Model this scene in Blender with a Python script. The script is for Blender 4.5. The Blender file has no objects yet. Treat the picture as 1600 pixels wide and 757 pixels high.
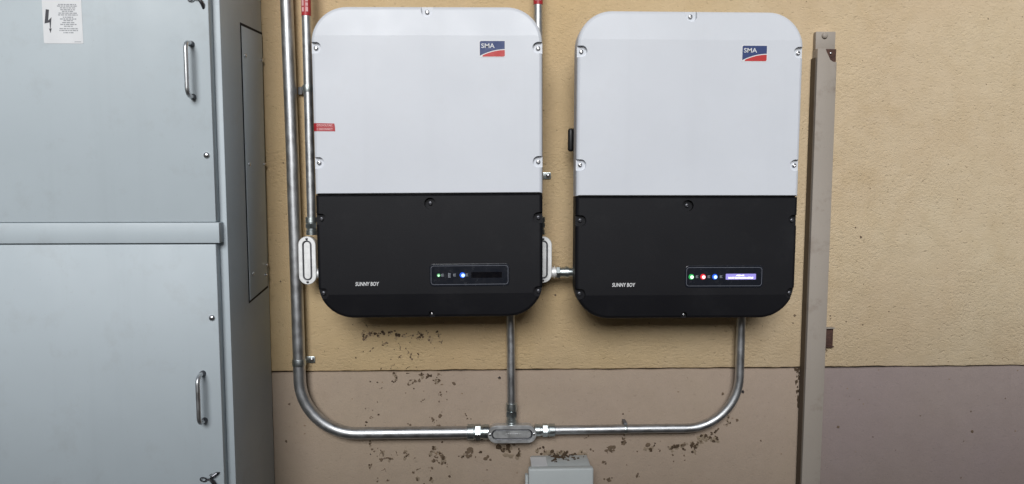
import bpy, bmesh, math, random
from mathutils import Vector, Matrix
random.seed(7)
scene = bpy.context.scene
C = scene.collection
rad = math.radians

# ------------------------------------------------------------------ camera
CAM = Vector((0.1348, -1.9513, 1.4756))
YAW, PITCH, ROLL, FPX = 0.0332, -0.0896, 0.0003, 1156.85      # FPX: focal length in pixels of a 1600 px wide picture
_f = Vector((math.sin(YAW) * math.cos(PITCH), math.cos(YAW) * math.cos(PITCH), math.sin(PITCH)))
_r0 = Vector((math.cos(YAW), -math.sin(YAW), 0))
_u0 = _r0.cross(_f)
_r = _r0 * math.cos(ROLL) + _u0 * math.sin(ROLL)
_u = _u0 * math.cos(ROLL) - _r0 * math.sin(ROLL)
cd = bpy.data.cameras.new('camera')
cam = bpy.data.objects.new('camera', cd); C.objects.link(cam)
cd.sensor_width = 36.0; cd.lens = 36.0 * FPX / 1600.0
cd.clip_start = 0.05; cd.clip_end = 2000
cam.matrix_world = Matrix(((_r.x, _u.x, -_f.x, CAM.x), (_r.y, _u.y, -_f.y, CAM.y), (_r.z, _u.z, -_f.z, CAM.z), (0, 0, 0, 1)))
scene.camera = cam

def at(px, py, Y):
    """measured picture point -> world point on the plane y = Y"""
    d = _f * FPX + _r * (px - 800.0) - _u * (py - 378.5)
    return CAM + d * ((Y - CAM.y) / d.y)

# ------------------------------------------------------------------ world and sun
SUN_EL, SUN_AZ = 25.0, 6.0            # degrees; azimuth measured to the left of straight in front of the wall
w = bpy.data.worlds.new('World'); scene.world = w; w.use_nodes = True
nt = w.node_tree
bg = nt.nodes['Background']
sky = nt.nodes.new('ShaderNodeTexSky'); sky.sky_type = 'NISHITA'; sky.sun_disc = False
sky.sun_elevation = rad(SUN_EL); sky.sun_rotation = rad(180.0 + SUN_AZ)
sky.air_density = 1.0; sky.dust_density = 2.0; sky.ozone_density = 1.0
nt.links.new(sky.outputs[0], bg.inputs['Color']); bg.inputs['Strength'].default_value = 0.05
sd = bpy.data.lights.new('sun', 'SUN'); sd.energy = 4.6; sd.angle = rad(27.0); sd.color = (0.955, 0.975, 1.0)
sun = bpy.data.objects.new('sun', sd); C.objects.link(sun)
sv = Vector((-math.sin(rad(SUN_AZ)) * math.cos(rad(SUN_EL)), -math.cos(rad(SUN_AZ)) * math.cos(rad(SUN_EL)), math.sin(rad(SUN_EL))))
sun.rotation_euler = (-sv).to_track_quat('-Z', 'Y').to_euler()
sun.location = (0, -6, 6)
scene.view_settings.view_transform = 'Standard'; scene.view_settings.look = 'None'
scene.view_settings.gamma = 1.0; scene.view_settings.use_curve_mapping = False
scene.view_settings.exposure = -0.66

# ------------------------------------------------------------------ materials
M = {}
def new_mat(name):
    m = bpy.data.materials.new(name); m.use_nodes = True
    M[name] = m
    return m, m.node_tree, m.node_tree.nodes['Principled BSDF']
def noise(t, co, scale, detail=4.0, rough=0.55, sc=None):
    n = t.nodes.new('ShaderNodeTexNoise'); n.inputs['Scale'].default_value = scale
    n.inputs['Detail'].default_value = detail; n.inputs['Roughness'].default_value = rough
    if sc is not None:
        mp = t.nodes.new('ShaderNodeMapping'); mp.inputs['Scale'].default_value = sc
        t.links.new(co, mp.inputs['Vector']); co = mp.outputs[0]
    t.links.new(co, n.inputs['Vector'])
    return n.outputs['Fac']
def ramp(t, fac, stops):
    r = t.nodes.new('ShaderNodeValToRGB'); e = r.color_ramp.elements
    while len(e) < len(stops): e.new(0.5)
    for k, (p, c) in enumerate(stops):
        e[k].position = p; e[k].color = (c[0], c[1], c[2], 1) if not isinstance(c, (int, float)) else (c, c, c, 1)
    t.links.new(fac, r.inputs['Fac'])
    return r.outputs['Color']
def mix(t, fac, a, b, mode='MIX'):
    n = t.nodes.new('ShaderNodeMix'); n.data_type = 'RGBA'; n.blend_type = mode
    if isinstance(fac, (int, float)): n.inputs[0].default_value = fac
    else: t.links.new(fac, n.inputs[0])
    for k, v in ((6, a), (7, b)):
        if isinstance(v, tuple): n.inputs[k].default_value = (v[0], v[1], v[2], 1)
        else: t.links.new(v, n.inputs[k])
    return n.outputs[2]
def math_n(t, op, a, b):
    n = t.nodes.new('ShaderNodeMath'); n.operation = op
    for k, v in ((0, a), (1, b)):
        if isinstance(v, (int, float)): n.inputs[k].default_value = v
        else: t.links.new(v, n.inputs[k])
    return n.outputs[0]
def bump(t, b, h, strength, dist, prev=None):
    n = t.nodes.new('ShaderNodeBump'); n.inputs['Strength'].default_value = strength; n.inputs['Distance'].default_value = dist
    t.links.new(h, n.inputs['Height'])
    if prev is not None: t.links.new(prev, n.inputs['Normal'])
    t.links.new(n.outputs[0], b.inputs['Normal'])
    return n.outputs[0]
def coord(t):
    return t.nodes.new('ShaderNodeTexCoord').outputs['Object']
def plain(name, col, rough=0.5, metal=0.0, var=0.08, scale=30.0, bumps=0.0, bscale=400.0, spec=0.5, rvar=0.08):
    m, t, b = new_mat(name); co = coord(t)
    n = noise(t, co, scale)
    lo = tuple(max(0, c * (1 - var)) for c in col); hi = tuple(min(1, c * (1 + var)) for c in col)
    t.links.new(ramp(t, n, [(0.3, lo), (0.7, hi)]), b.inputs['Base Color'])
    b.inputs['Metallic'].default_value = metal; b.inputs['Specular IOR Level'].default_value = spec
    n2 = noise(t, co, scale * 2.3)
    t.links.new(ramp(t, n2, [(0.3, max(0.02, rough - rvar)), (0.7, min(1, rough + rvar))]), b.inputs['Roughness'])
    if bumps > 0: bump(t, b, noise(t, co, bscale, 3.0), bumps, 0.001)
    return m
def emitter(name, col, strength):
    m, t, b = new_mat(name)
    b.inputs['Base Color'].default_value = (*col, 1); b.inputs['Emission Color'].default_value = (*col, 1)
    b.inputs['Emission Strength'].default_value = strength
    return m

def stucco(name, c1, c2, c3, grain=1.0, fade=None):
    m, t, b = new_mat(name); co = coord(t)
    big = noise(t, co, 2.2, 5.0, 0.6)
    col = ramp(t, big, [(0.3, c1), (0.52, c2), (0.72, c3)])
    if fade:        # paler tone further along the wall, with an uneven edge
        sx_ = t.nodes.new('ShaderNodeSeparateXYZ'); t.links.new(co, sx_.inputs[0])
        e_ = math_n(t, 'ADD', sx_.outputs[0], math_n(t, 'MULTIPLY', noise(t, co, 1.6, 5.0, 0.65), 1.1))
        col = mix(t, ramp(t, math_n(t, 'MULTIPLY', e_, 0.5), [(0.14, 0.0), (0.62, 1.0)]), col, fade)
    patch = noise(t, co, 0.9, 4.0, 0.65, (1.0, 1, 0.7))
    col = mix(t, ramp(t, patch, [(0.42, 0.0), (0.62, 0.45)]), col, (c2[0] * 0.94, c2[1] * 0.91, c2[2] * 1.06))
    patch2 = noise(t, co, 4.5, 6.0, 0.7)
    col = mix(t, ramp(t, patch2, [(0.52, 0.0), (0.72, 0.30)]), col, (c2[0] * 0.80, c2[1] * 0.76, c2[2] * 0.72))
    mid = noise(t, co, 22.0, 4.0, 0.6)
    col = mix(t, ramp(t, mid, [(0.35, 0.0), (0.75, 0.28)]), col, tuple(c * 0.78 for c in c2))
    # fine grit: small dark pits and pale grains, drawn out sideways by the trowel
    g1 = noise(t, co, 115.0, 2.0, 0.5, (0.85, 1, 1.2))
    col = mix(t, ramp(t, g1, [(0.67, 0.0), (0.82, 0.42 * grain)]), col, tuple(c * 0.42 for c in c2))
    g2 = noise(t, co, 125.0, 2.0, 0.5, (0.75, 1, 1.3))
    col = mix(t, ramp(t, g2, [(0.68, 0.0), (0.84, 0.4 * grain)]), col, tuple(min(1, c * 1.4) for c in c3))
    # faint water streaks
    st = noise(t, co, 9.0, 3.0, 0.6, (1, 1, 0.12))
    col = mix(t, ramp(t, st, [(0.58, 0.0), (0.85, 0.16)]), col, tuple(c * 0.66 for c in c2))
    t.links.new(col, b.inputs['Base Color'])
    b.inputs['Roughness'].default_value = 0.92; b.inputs['Specular IOR Level'].default_value = 0.2
    zone = ramp(t, noise(t, co, 5.0, 3.0, 0.6), [(0.35, 0.25), (0.65, 1.0)])
    h1 = math_n(t, 'MULTIPLY', noise(t, co, 120.0, 3.0, 0.6, (0.95, 1, 1.1)), zone)
    p = bump(t, b, noise(t, co, 11.0, 2.0, 0.5), 0.10, 0.02)
    p = bump(t, b, h1, 0.50 * grain, 0.005, p)
    pits = math_n(t, 'MULTIPLY', ramp(t, g1, [(0.60, 1.0), (0.74, 0.0)]), 1.0)
    p = bump(t, b, pits, 0.32 * grain, 0.003, p)
    h2 = noise(t, co, 420.0, 2.0, 0.5)
    bump(t, b, h2, 0.7 * grain, 0.002, p)
    return m
stucco('stucco_upper', (0.64, 0.465, 0.25), (0.67, 0.50, 0.28), (0.68, 0.52, 0.31), 1.0, (0.715, 0.59, 0.405))
stucco('stucco_lower', (0.355, 0.28, 0.208), (0.385, 0.305, 0.23), (0.405, 0.322, 0.248), 0.7)
stucco('stucco_mauve', (0.265, 0.212, 0.19), (0.285, 0.232, 0.208), (0.30, 0.245, 0.218), 0.6)
plain('groove', (0.05, 0.04, 0.03), 0.95)
plain('shade_wall_grey', (0.16, 0.15, 0.14), 0.9, bumps=0.5, bscale=60, scale=4)
plain('asphalt', (0.07, 0.07, 0.068), 0.9, bumps=0.6, bscale=120, scale=3)

def paint(name, col, rough, wave=0.15, dirt=0.0, dirtcol=(0.2, 0.17, 0.13), peel=0.08):
    m, t, b = new_mat(name); co = coord(t)
    n = noise(t, co, 1.7, 5.0, 0.6)
    c = ramp(t, n, [(0.3, tuple(x * 0.94 for x in col)), (0.7, tuple(min(1, x * 1.05) for x in col))])
    if dirt > 0:
        sk = noise(t, co, 16.0, 4.0, 0.6, (1, 1, 0.06))
        c = mix(t, ramp(t, sk, [(0.55, 0.0), (0.85, min(0.5, dirt * 1.2))]), c, tuple(x * 0.7 for x in col))
        d = noise(t, co, 14.0, 6.0, 0.7)
        c = mix(t, ramp(t, d, [(0.55, 0.0), (0.8, dirt)]), c, dirtcol)
        d2 = noise(t, co, 210.0, 2.0, 0.5)
        c = mix(t, ramp(t, d2, [(0.7, 0.0), (0.78, dirt)]), c, dirtcol)
    t.links.new(c, b.inputs['Base Color'])
    t.links.new(ramp(t, noise(t, co, 6.0), [(0.3, rough - 0.07), (0.7, rough + 0.07)]), b.inputs['Roughness'])
    p = bump(t, b, noise(t, co, 3.0, 1.0), wave, 0.012)
    if peel: bump(t, b, noise(t, co, 600.0, 2.0), peel, 0.0006, p)
    return m
paint('cabinet_paint', (0.47, 0.53, 0.56), 0.48, 0.16, 0.16)
paint('white_cover', (0.645, 0.668, 0.71), 0.42, 0.0, 0.10, (0.5, 0.48, 0.44), 0.2)
paint('black_cover', (0.0085, 0.0085, 0.0105), 0.50, 0.0, 0.12, (0.05, 0.05, 0.05), 0.35)
M['black_cover'].node_tree.nodes['Principled BSDF'].inputs['Specular IOR Level'].default_value = 0.2
plain('housing_grey', (0.16, 0.16, 0.165), 0.55, 0.3)
plain('black_plastic', (0.006, 0.006, 0.0065), 0.5)
plain('panel_glass', (0.012, 0.014, 0.02), 0.22, var=0.02)
plain('panel_line', (0.16, 0.17, 0.20), 0.4)
plain('lcd_dark', (0.004, 0.004, 0.006), 0.15)
plain('print_white', (0.72, 0.72, 0.72), 0.5, var=0.02)
plain('print_grey', (0.25, 0.27, 0.30), 0.5)
plain('logo_blue', (0.015, 0.038, 0.15), 0.5, var=0.03)
plain('logo_red', (0.50, 0.018, 0.017), 0.5, var=0.03)
plain('label_red', (0.40, 0.022, 0.03), 0.4)
plain('label_pink', (0.72, 0.42, 0.42), 0.45)
plain('label_white', (0.74, 0.75, 0.76), 0.4, var=0.03)
plain('label_ink', (0.30, 0.31, 0.33), 0.6)
plain('label_black', (0.05, 0.05, 0.06), 0.6)
plain('screw_steel', (0.62, 0.62, 0.63), 0.3, 1.0)
plain('screw_dark', (0.10, 0.10, 0.11), 0.35, 0.8)
emitter('led_green', (0.02, 0.42, 0.09), 0.5); emitter('led_red', (0.75, 0.015, 0.03), 0.75); emitter('led_blue', (0.01, 0.10, 0.75), 0.75)
emitter('led_green_core', (0.75, 1.0, 0.78), 1.6); emitter('led_red_core', (1.0, 0.80, 0.80), 1.6); emitter('led_blue_core', (0.55, 0.87, 1.0), 1.6)
emitter('led_green_dim', (0.10, 0.38, 0.14), 0.35); emitter('led_green_dim_core', (0.55, 1.0, 0.62), 0.8)
emitter('lcd_lit', (0.29, 0.25, 0.66), 0.75); emitter('lcd_text', (0.95, 0.95, 1.0), 1.0)

def galvanised(name, col, rough, tint=(0.5, 0.6, 0.7)):
    m, t, b = new_mat(name); co = coord(t)
    n = noise(t, co, 60.0, 4.0, 0.65)
    c = ramp(t, n, [(0.3, tuple(x * 0.82 for x in col)), (0.7, col)])
    d = noise(t, co, 25.0, 5.0, 0.7)
    c = mix(t, ramp(t, d, [(0.6, 0.0), (0.85, 0.5)]), c, tint)
    t.links.new(c, b.inputs['Base Color']); b.inputs['Metallic'].default_value = 1.0
    t.links.new(ramp(t, noise(t, co, 45.0, 4.0), [(0.3, rough - 0.07), (0.7, rough + 0.10)]), b.inputs['Roughness'])
    bump(t, b, noise(t, co, 500.0, 2.0), 0.08, 0.0005)
    return m
galvanised('emt_steel', (0.60, 0.61, 0.62), 0.43, (0.45, 0.45, 0.46))
galvanised('zinc_fitting', (0.58, 0.63, 0.63), 0.34, (0.40, 0.50, 0.52))
galvanised('cast_alloy', (0.90, 0.90, 0.89), 0.55, (0.78, 0.78, 0.78))
M['cast_alloy'].node_tree.nodes['Principled BSDF'].inputs['Metallic'].default_value = 0.55
galvanised('cast_dull', (0.82, 0.83, 0.83), 0.48, (0.45, 0.45, 0.45))
galvanised('bare_steel', (0.68, 0.69, 0.70), 0.42, (0.4, 0.4, 0.4))

paint('post_paint', (0.345, 0.302, 0.257), 0.62, 0.10, 0.6, (0.15, 0.10, 0.07), 0.4)
paint('shaded_stained_paint', (0.12, 0.092, 0.065), 0.8, 0.05, 0.5, (0.04, 0.03, 0.02), 0.4)  # rust-brown stain with the shade of the post's flank mixed in
paint('box_paint', (0.52, 0.555, 0.55), 0.5, 0.05, 0.12, (0.2, 0.15, 0.1), 0.1)
def rust():
    m, t, b = new_mat('rust'); co = coord(t)
    c = ramp(t, noise(t, co, 140.0, 5.0, 0.65), [(0.3, (0.035, 0.018, 0.014)), (0.6, (0.085, 0.04, 0.028)), (0.8, (0.14, 0.085, 0.06))])
    t.links.new(c, b.inputs['Base Color']); b.inputs['Roughness'].default_value = 0.85
    bump(t, b, noise(t, co, 300.0, 4.0), 0.6, 0.002)
rust()
plain('mud_dark', (0.074, 0.047, 0.026), 0.95, var=0.4, scale=200, bumps=0.5)
plain('mud_mid', (0.15, 0.105, 0.068), 0.95, var=0.3, scale=150, bumps=0.5)
plain('mud_pale', (0.27, 0.19, 0.115), 0.95, var=0.15, scale=150)
plain('mud_halo', (0.42, 0.31, 0.185), 0.95, var=0.12, scale=90)
plain('mud_halo_low', (0.285, 0.222, 0.155), 0.95, var=0.12, scale=90)
plain('hole_black', (0.008, 0.008, 0.012), 0.9)

# ------------------------------------------------------------------ mesh helpers
def finish(name, bm, mat, parent=None, angle=35.0, origin=None):
    """bm in world coordinates (or in the parent's own when the parent is rotated: origin=Vector(0))"""
    bmesh.ops.recalc_face_normals(bm, faces=bm.faces)
    if origin is None: origin = parent_origin(parent)
    if origin.length > 0: bmesh.ops.translate(bm, verts=bm.verts, vec=-origin)
    me = bpy.data.meshes.new(name); bm.to_mesh(me); bm.free()
    me.shade_smooth(); me.set_sharp_from_angle(angle=rad(angle))
    for p_ in me.polygons:
        if p_.area > 0.004 and len(p_.vertices) > 4: p_.use_smooth = False
    me.materials.append(M[mat])
    o = bpy.data.objects.new(name, me); C.objects.link(o)
    if parent: o.parent = parent
    return o
ORIG = {}
def parent_origin(p):
    if p is None: return Vector((0, 0, 0))
    return ORIG[p.name].copy()
def thing(name, label, cat, loc, group=None, local=False):
    o = bpy.data.objects.new(name, None); C.objects.link(o); o.location = loc
    o.empty_display_size = 0.05
    o['label'] = label; o['category'] = cat
    if group: o['group'] = group
    ORIG[o.name] = Vector((0, 0, 0)) if local else Vector(loc)
    return o
def part(name, bm, mat, parent, angle=35.0):
    o = finish(name, bm, mat, parent, angle)
    ORIG[o.name] = ORIG[parent.name].copy()
    return o
def tag(o, label=None, cat=None, group=None, kind=None):
    if label: o['label'] = label
    if cat: o['category'] = cat
    if group: o['group'] = group
    if kind: o['kind'] = kind
    return o

def box(x0, x1, y0, y1, z0, z1, bev=0.0, seg=2, bm=None):
    bm = bm or bmesh.new()
    g = bmesh.ops.create_cube(bm, size=1.0)
    for v in g['verts']:
        v.co = Vector(((x0 + x1) / 2 + v.co.x * (x1 - x0), (y0 + y1) / 2 + v.co.y * (y1 - y0), (z0 + z1) / 2 + v.co.z * (z1 - z0)))
    if bev > 0:
        es = list({e for v in g['verts'] for e in v.link_edges})
        bmesh.ops.bevel(bm, geom=es, offset=bev, segments=seg, profile=0.5, affect='EDGES')
    return bm
def loft(loops, bm=None, caps=(True, True)):
    bm = bm or bmesh.new()
    vs = [[bm.verts.new(p) for p in l] for l in loops]
    n = len(loops[0])
    for a, b in zip(vs, vs[1:]):
        for i in range(n): bm.faces.new((a[i], a[(i + 1) % n], b[(i + 1) % n], b[i]))
    if caps[0]: bm.faces.new(list(reversed(vs[0])))
    if caps[1]: bm.faces.new(vs[-1])
    return bm
def rrect(w, h, r, seg=6, cx=0.0, cz=0.0):
    pts = []
    for (sx, sz, a0) in ((1, -1, -90), (1, 1, 0), (-1, 1, 90), (-1, -1, 180)):
        for k in range(seg + 1):
            a = rad(a0 + 90.0 * k / seg)
            pts.append((cx + sx * (w / 2 - r) + r * math.cos(a), cz + sz * (h / 2 - r) + r * math.sin(a)))
    return pts
def plate(w, h, r, cx, cz, y0, y1, bev=0.0, seg=6, bm=None):
    """rounded plate facing -y, from y0 (back) to y1 (front, smaller y)"""
    L = [[(x, y0, z) for x, z in rrect(w, h, r, seg, cx, cz)]]
    if bev > 0:
        L.append([(x, y1 + bev, z) for x, z in rrect(w, h, r, seg, cx, cz)])
        L.append([(x, y1 + bev * 0.3, z) for x, z in rrect(w - bev * 0.6, h - bev * 0.6, max(r - bev * 0.3, 1e-4), seg, cx, cz)])
        L.append([(x, y1, z) for x, z in rrect(w - bev * 2, h - bev * 2, max(r - bev, 1e-4), seg, cx, cz)])
    else:
        L.append([(x, y1, z) for x, z in rrect(w, h, r, seg, cx, cz)])
    return loft(L, bm)
def disc(cx, cz, r, y0, y1, seg=16, bm=None, dome=0.0):
    L = [[(cx + r * math.cos(2 * math.pi * k / seg), y0, cz + r * math.sin(2 * math.pi * k / seg)) for k in range(seg)]]
    def ring(rr, y): L.append([(cx + rr * math.cos(2 * math.pi * k / seg), y, cz + rr * math.sin(2 * math.pi * k / seg)) for k in range(seg)])
    ring(r, y1)
    if dome > 0:
        ring(r * 0.85, y1 - dome * 0.5); ring(r * 0.5, y1 - dome * 0.88); ring(r * 0.2, y1 - dome)
    return loft(L, bm)
def sweep(path, rads, seg=20, bm=None, caps=True, squash=None):
    """tube along path; rads: one radius or one per point"""
    bm = bm or bmesh.new()
    P = [Vector(p) for p in path]
    if isinstance(rads, (int, float)): rads = [rads] * len(P)
    T = []
    for i in range(len(P)):
        a = P[max(i - 1, 0)]; b = P[min(i + 1, len(P) - 1)]
        d = b - a
        T.append(d.normalized() if d.length > 1e-9 else (T[-1] if T else Vector((0, 0, 1))))
    n = Vector((0, 1, 0)) if abs(T[0].y) < 0.9 else Vector((1, 0, 0))
    n = (n - T[0] * n.dot(T[0])).normalized()
    loops = []
    for i in range(len(P)):
        n = (n - T[i] * n.dot(T[i])).normalized(); b = T[i].cross(n)
        loops.append([P[i] + (n * math.cos(2 * math.pi * k / seg) + b * math.sin(2 * math.pi * k / seg)) * rads[i] for k in range(seg)])
    return loft(loops, bm, (caps, caps))
def arc(c, r, a0, a1, n, y):
    return [(c[0] + r * math.cos(rad(a0 + (a1 - a0) * k / n)), y, c[1] + r * math.sin(rad(a0 + (a1 - a0) * k / n))) for k in range(n + 1)]
def turned(p0, direction, prof, seg=20, bm=None, hexes=()):
    """lathe along a direction: prof = [(distance, radius)]"""
    d = Vector(direction).normalized(); p0 = Vector(p0)
    n = Vector((0, 1, 0)) if abs(d.y) < 0.9 else Vector((1, 0, 0))
    n = (n - d * n.dot(d)).normalized(); b = d.cross(n)
    loops = [[p0 + d * s + (n * math.cos(2 * math.pi * k / seg) + b * math.sin(2 * math.pi * k / seg)) * r for k in range(seg)] for s, r in prof]
    return loft(loops, bm)
def text_bm(s, x0, x1, z0, z1, y, bold=0.0, shear=0.0, depth=0.0002):
    cu = bpy.data.curves.new('lettering', 'FONT'); cu.body = s; cu.size = 1.0; cu.offset = bold; cu.shear = shear; cu.resolution_u = 3
    ob = bpy.data.objects.new('lettering', cu)
    me = bpy.data.meshes.new_from_object(ob)
    bpy.data.objects.remove(ob)
    bm = bmesh.new(); bm.from_mesh(me); bpy.data.meshes.remove(me)
    xs = [v.co.x for v in bm.verts]; ys = [v.co.y for v in bm.verts]
    ax, bx, ay, by = min(xs), max(xs), min(ys), max(ys)
    for v in bm.verts:
        v.co = Vector((x0 + (v.co.x - ax) / (bx - ax) * (x1 - x0), y, z0 + (v.co.y - ay) / (by - ay) * (z1 - z0)))
    r = bmesh.ops.extrude_face_region(bm, geom=list(bm.faces))
    bmesh.ops.translate(bm, verts=[g for g in r['geom'] if isinstance(g, bmesh.types.BMVert)], vec=(0, -depth, 0))
    return bm
def boolean_cut(bm, cutter):
    bmesh.ops.recalc_face_normals(bm, faces=bm.faces); bmesh.ops.recalc_face_normals(cutter, faces=cutter.faces)
    ma = bpy.data.meshes.new('a'); bm.to_mesh(ma); bm.free()
    mb = bpy.data.meshes.new('b'); cutter.to_mesh(mb); cutter.free()
    oa = bpy.data.objects.new('a', ma); ob = bpy.data.objects.new('b', mb)
    C.objects.link(oa); C.objects.link(ob)
    md = oa.modifiers.new('cut', 'BOOLEAN'); md.object = ob; md.operation = 'DIFFERENCE'; md.solver = 'EXACT'
    dg = bpy.context.evaluated_depsgraph_get()
    me = bpy.data.meshes.new_from_object(oa.evaluated_get(dg))
    out = bmesh.new(); out.from_mesh(me)
    bpy.data.objects.remove(oa); bpy.data.objects.remove(ob)
    for x in (ma, mb, me): bpy.data.meshes.remove(x)
    return out

# ------------------------------------------------------------------ ground
bm = bmesh.new()
vs = [bm.verts.new(p) for p in ((-400, -600, 0), (400, -600, 0), (400, 40, 0), (-400, 40, 0))]; bm.faces.new(vs)
tag(finish('ground', bm, 'asphalt'), kind='structure')

# ------------------------------------------------------------------ the wall
JOINT = 0.9535
wall = thing('stucco_wall', 'tan stucco building wall with darker lower band behind everything', 'wall', (0.6, 0.05, 0))
def ragged_panel(name, x0, x1, z0, z1, mat, jag_top=False, jag_bot=False, y=0.0, th=0.012, r0=0.003):
    n = int((x1 - x0) / 0.012)
    top = []; bot = []
    j1 = j2 = 0.0
    for k in range(n + 1):
        x = x0 + (x1 - x0) * k / n
        j1 = j1 * 0.7 + random.uniform(-1, 1) * 0.0007; j2 = j2 * 0.7 + random.uniform(-1, 1) * 0.0007
        top.append((x, z1 + (j1 if jag_top else 0))); bot.append((x, z0 + (j2 if jag_bot else 0)))
    bm = bmesh.new()
    def row(pts, yy, dz=0.0): return [bm.verts.new((x, yy, z + dz)) for x, z in pts]
    rows = [row(bot, y + th), row(bot, y + r0), row(bot, y, r0), row(top, y, -r0), row(top, y + r0), row(top, y + th)]
    for a, b in zip(rows, rows[1:]):
        for i in range(n): bm.faces.new((a[i], a[i + 1], b[i + 1], b[i]))
    for i in range(n): bm.faces.new((rows[5][i], rows[5][i + 1], rows[0][i + 1], rows[0][i]))
    bm.faces.new([r_[0] for r_ in rows]); bm.faces.new([r_[-1] for r_ in reversed(rows)])
    return part(name, bm, mat, wall, 50)
part('wall_core', box(-6.0, 7.0, 0.0125, 0.3, 0.0, 4.2), 'groove', wall)
ragged_panel('upper_render', -6.0, 7.0, JOINT + 0.0022, 4.2, 'stucco_upper', jag_bot=True)
tag(ragged_panel('lower_render', -6.0, 1.012, 0.0, JOINT - 0.0022, 'stucco_lower', jag_top=True, y=0.001), 'brownish lower band of stucco')
tag(ragged_panel('lower_render', 1.0125, 7.0, 0.0, JOINT - 0.0022, 'stucco_mauve', jag_top=True, y=0.001), 'mauve grey lower band of stucco right of the post')

# unseen wall added behind the camera, blocks low light so the lower parts darken
shade_blocker = thing('added_shade_wall', 'plain grey wall added out of view behind the camera to block low light', 'wall', (0, -3.4, 0))
part('masonry', box(-9.0, 9.0, -3.52, -3.32, 0.0, 1.96, 0.01), 'shade_wall_grey', shade_blocker)
part('coping', box(-9.0, 9.0, -3.56, -3.28, 1.961, 2.04, 0.015), 'shade_wall_grey', shade_blocker)

# ------------------------------------------------------------------ electrical cabinet
CX = -0.4395
cab = thing('electrical_cabinet', 'large pale grey metal electrical cabinet with two doors against the wall', 'cabinet', (-1.1, -0.15, 0))
part('carcass', box(-1.80, CX, -0.300, -0.002, 0.09, 2.16, 0.0025), 'cabinet_paint', cab)
part('plinth', box(-1.77, CX - 0.03, -0.27, -0.01, 0.0, 0.089), 'black_plastic', cab)
DY = -0.325
ud = part('door', box(-1.785, -0.4545, DY, -0.3005, 1.3742, 2.145, 0.003), 'cabinet_paint', cab); ud['label'] = 'upper door'
ld = part('door', box(-1.785, -0.4565, DY, -0.3005, 0.105, 1.3262, 0.003), 'cabinet_paint', cab); ld['label'] = 'lower door'
part('rail', box(-1.79, -0.4478, DY - 0.0022, -0.3005, 1.3290, 1.3735, 0.0012), 'cabinet_paint', cab)
def handle(door, x, z0, z1):
    y0 = DY - 0.033; r = 0.016
    path = [(x, DY + 0.004, z1), (x, y0 + r, z1)]
    for k in range(1, 7):
        a = rad(90 * k / 6); path.append((x, y0 + r - r * math.sin(a), z1 - r + r * math.cos(a)))
    for k in range(0, 7):
        a = rad(90 * k / 6); path.append((x, y0 + r - r * math.cos(a), z0 + r - r * math.sin(a)))
    path.append((x, DY + 0.004, z0))
    h = part('handle', sweep(path, 0.0047, 14), 'bare_steel', door)
    for z in (z0, z1):
        part('ferrule', turned((x, DY, z), (0, -1, 0), [(-0.002, 0.0065), (0.004, 0.0065), (0.006, 0.0055), (0.011, 0.0055)], 16), 'screw_dark', cab)
handle(ud, -0.4925, 1.6425, 1.7535)
handle(ld, -0.4945, 0.9335, 1.0400)
for d_, x, z in ((ud, -0.4693, 1.5188), (ld, -0.4705, 1.1639)):
    part('bolt', disc(x, z, 0.0066, DY + 0.001, DY - 0.002, 20, dome=0.003), 'screw_steel', d_)
# sealing wires twisted through the door corners
def wire_seal(door, x, z, s):
    base = Vector((x, DY - 0.002, z))
    bm = bmesh.new()
    loop = [base + Vector((-0.013 + 0.0065 * math.cos(a), -0.004 - 0.002 * math.sin(a), 0.0055 * s * math.sin(a))) for a in [2 * math.pi * k / 14 for k in range(14)]]
    sweep(loop + [loop[0]], 0.0013, 8, bm)
    sweep([base + Vector((-0.007, -0.004, 0)), base + Vector((0.003, -0.006, 0.001 * s)), base + Vector((0.008, -0.006, -0.004 * s)), base + Vector((0.012, -0.003, -0.012 * s)), base + Vector((0.012, 0.003, -0.020 * s))], [0.0014, 0.003, 0.0042, 0.004, 0.003], 8, bm)
    sweep([base + Vector((0.002, -0.005, 0.001 * s)), base + Vector((0.010, -0.008, 0.009 * s)), base + Vector((0.017, -0.005, 0.014 * s)), base + Vector((0.022, 0.002, 0.013 * s))], [0.0016, 0.0032, 0.0034, 0.0015], 8, bm)
    sweep([base + Vector((0.006, -0.005, 0.006 * s)), base + Vector((0.004, -0.010, 0.012 * s)), base + Vector((0.010, -0.012, 0.016 * s))], 0.0009, 6, bm)
    part('sealing_wire', bm, 'screw_dark', door)
wire_seal(ld, -0.4880, 0.7995, 1)
wire_seal(ud, -0.4770, 1.8480, 1)
# warning label on the upper door
lx0, lx1, lz0, lz1 = -0.7995, -0.7180, 1.7530, 1.8720
lab = part('warning_label', plate(lx1 - lx0, lz1 - lz0, 0.003, (lx0 + lx1) / 2, (lz0 + lz1) / 2, DY + 0.0005, DY - 0.0006), 'label_white', ud)
bolt = [(0.0, 1.0), (0.36, 0.98), (0.20, 0.52), (0.60, 0.66), (0.43, 0.17), (0.56, 0.20), (0.40, 0.0), (0.25, 0.20), (0.37, 0.17), (0.36, 0.45), (-0.22, 0.40)]
bm = bmesh.new()
f = bm.faces.new([bm.verts.new((lx0 + 0.0075 + 0.018 * a, DY - 0.0007, 1.7745 + 0.049 * b)) for a, b in bolt])
r_ = bmesh.ops.extrude_face_region(bm, geom=[f]); bmesh.ops.translate(bm, verts=[v for v in r_['geom'] if isinstance(v, bmesh.types.BMVert)], vec=(0, -0.0003, 0))
part('lightning_mark', bm, 'label_black', lab)
bm = bmesh.new()
rng = random.Random(3)
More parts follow.
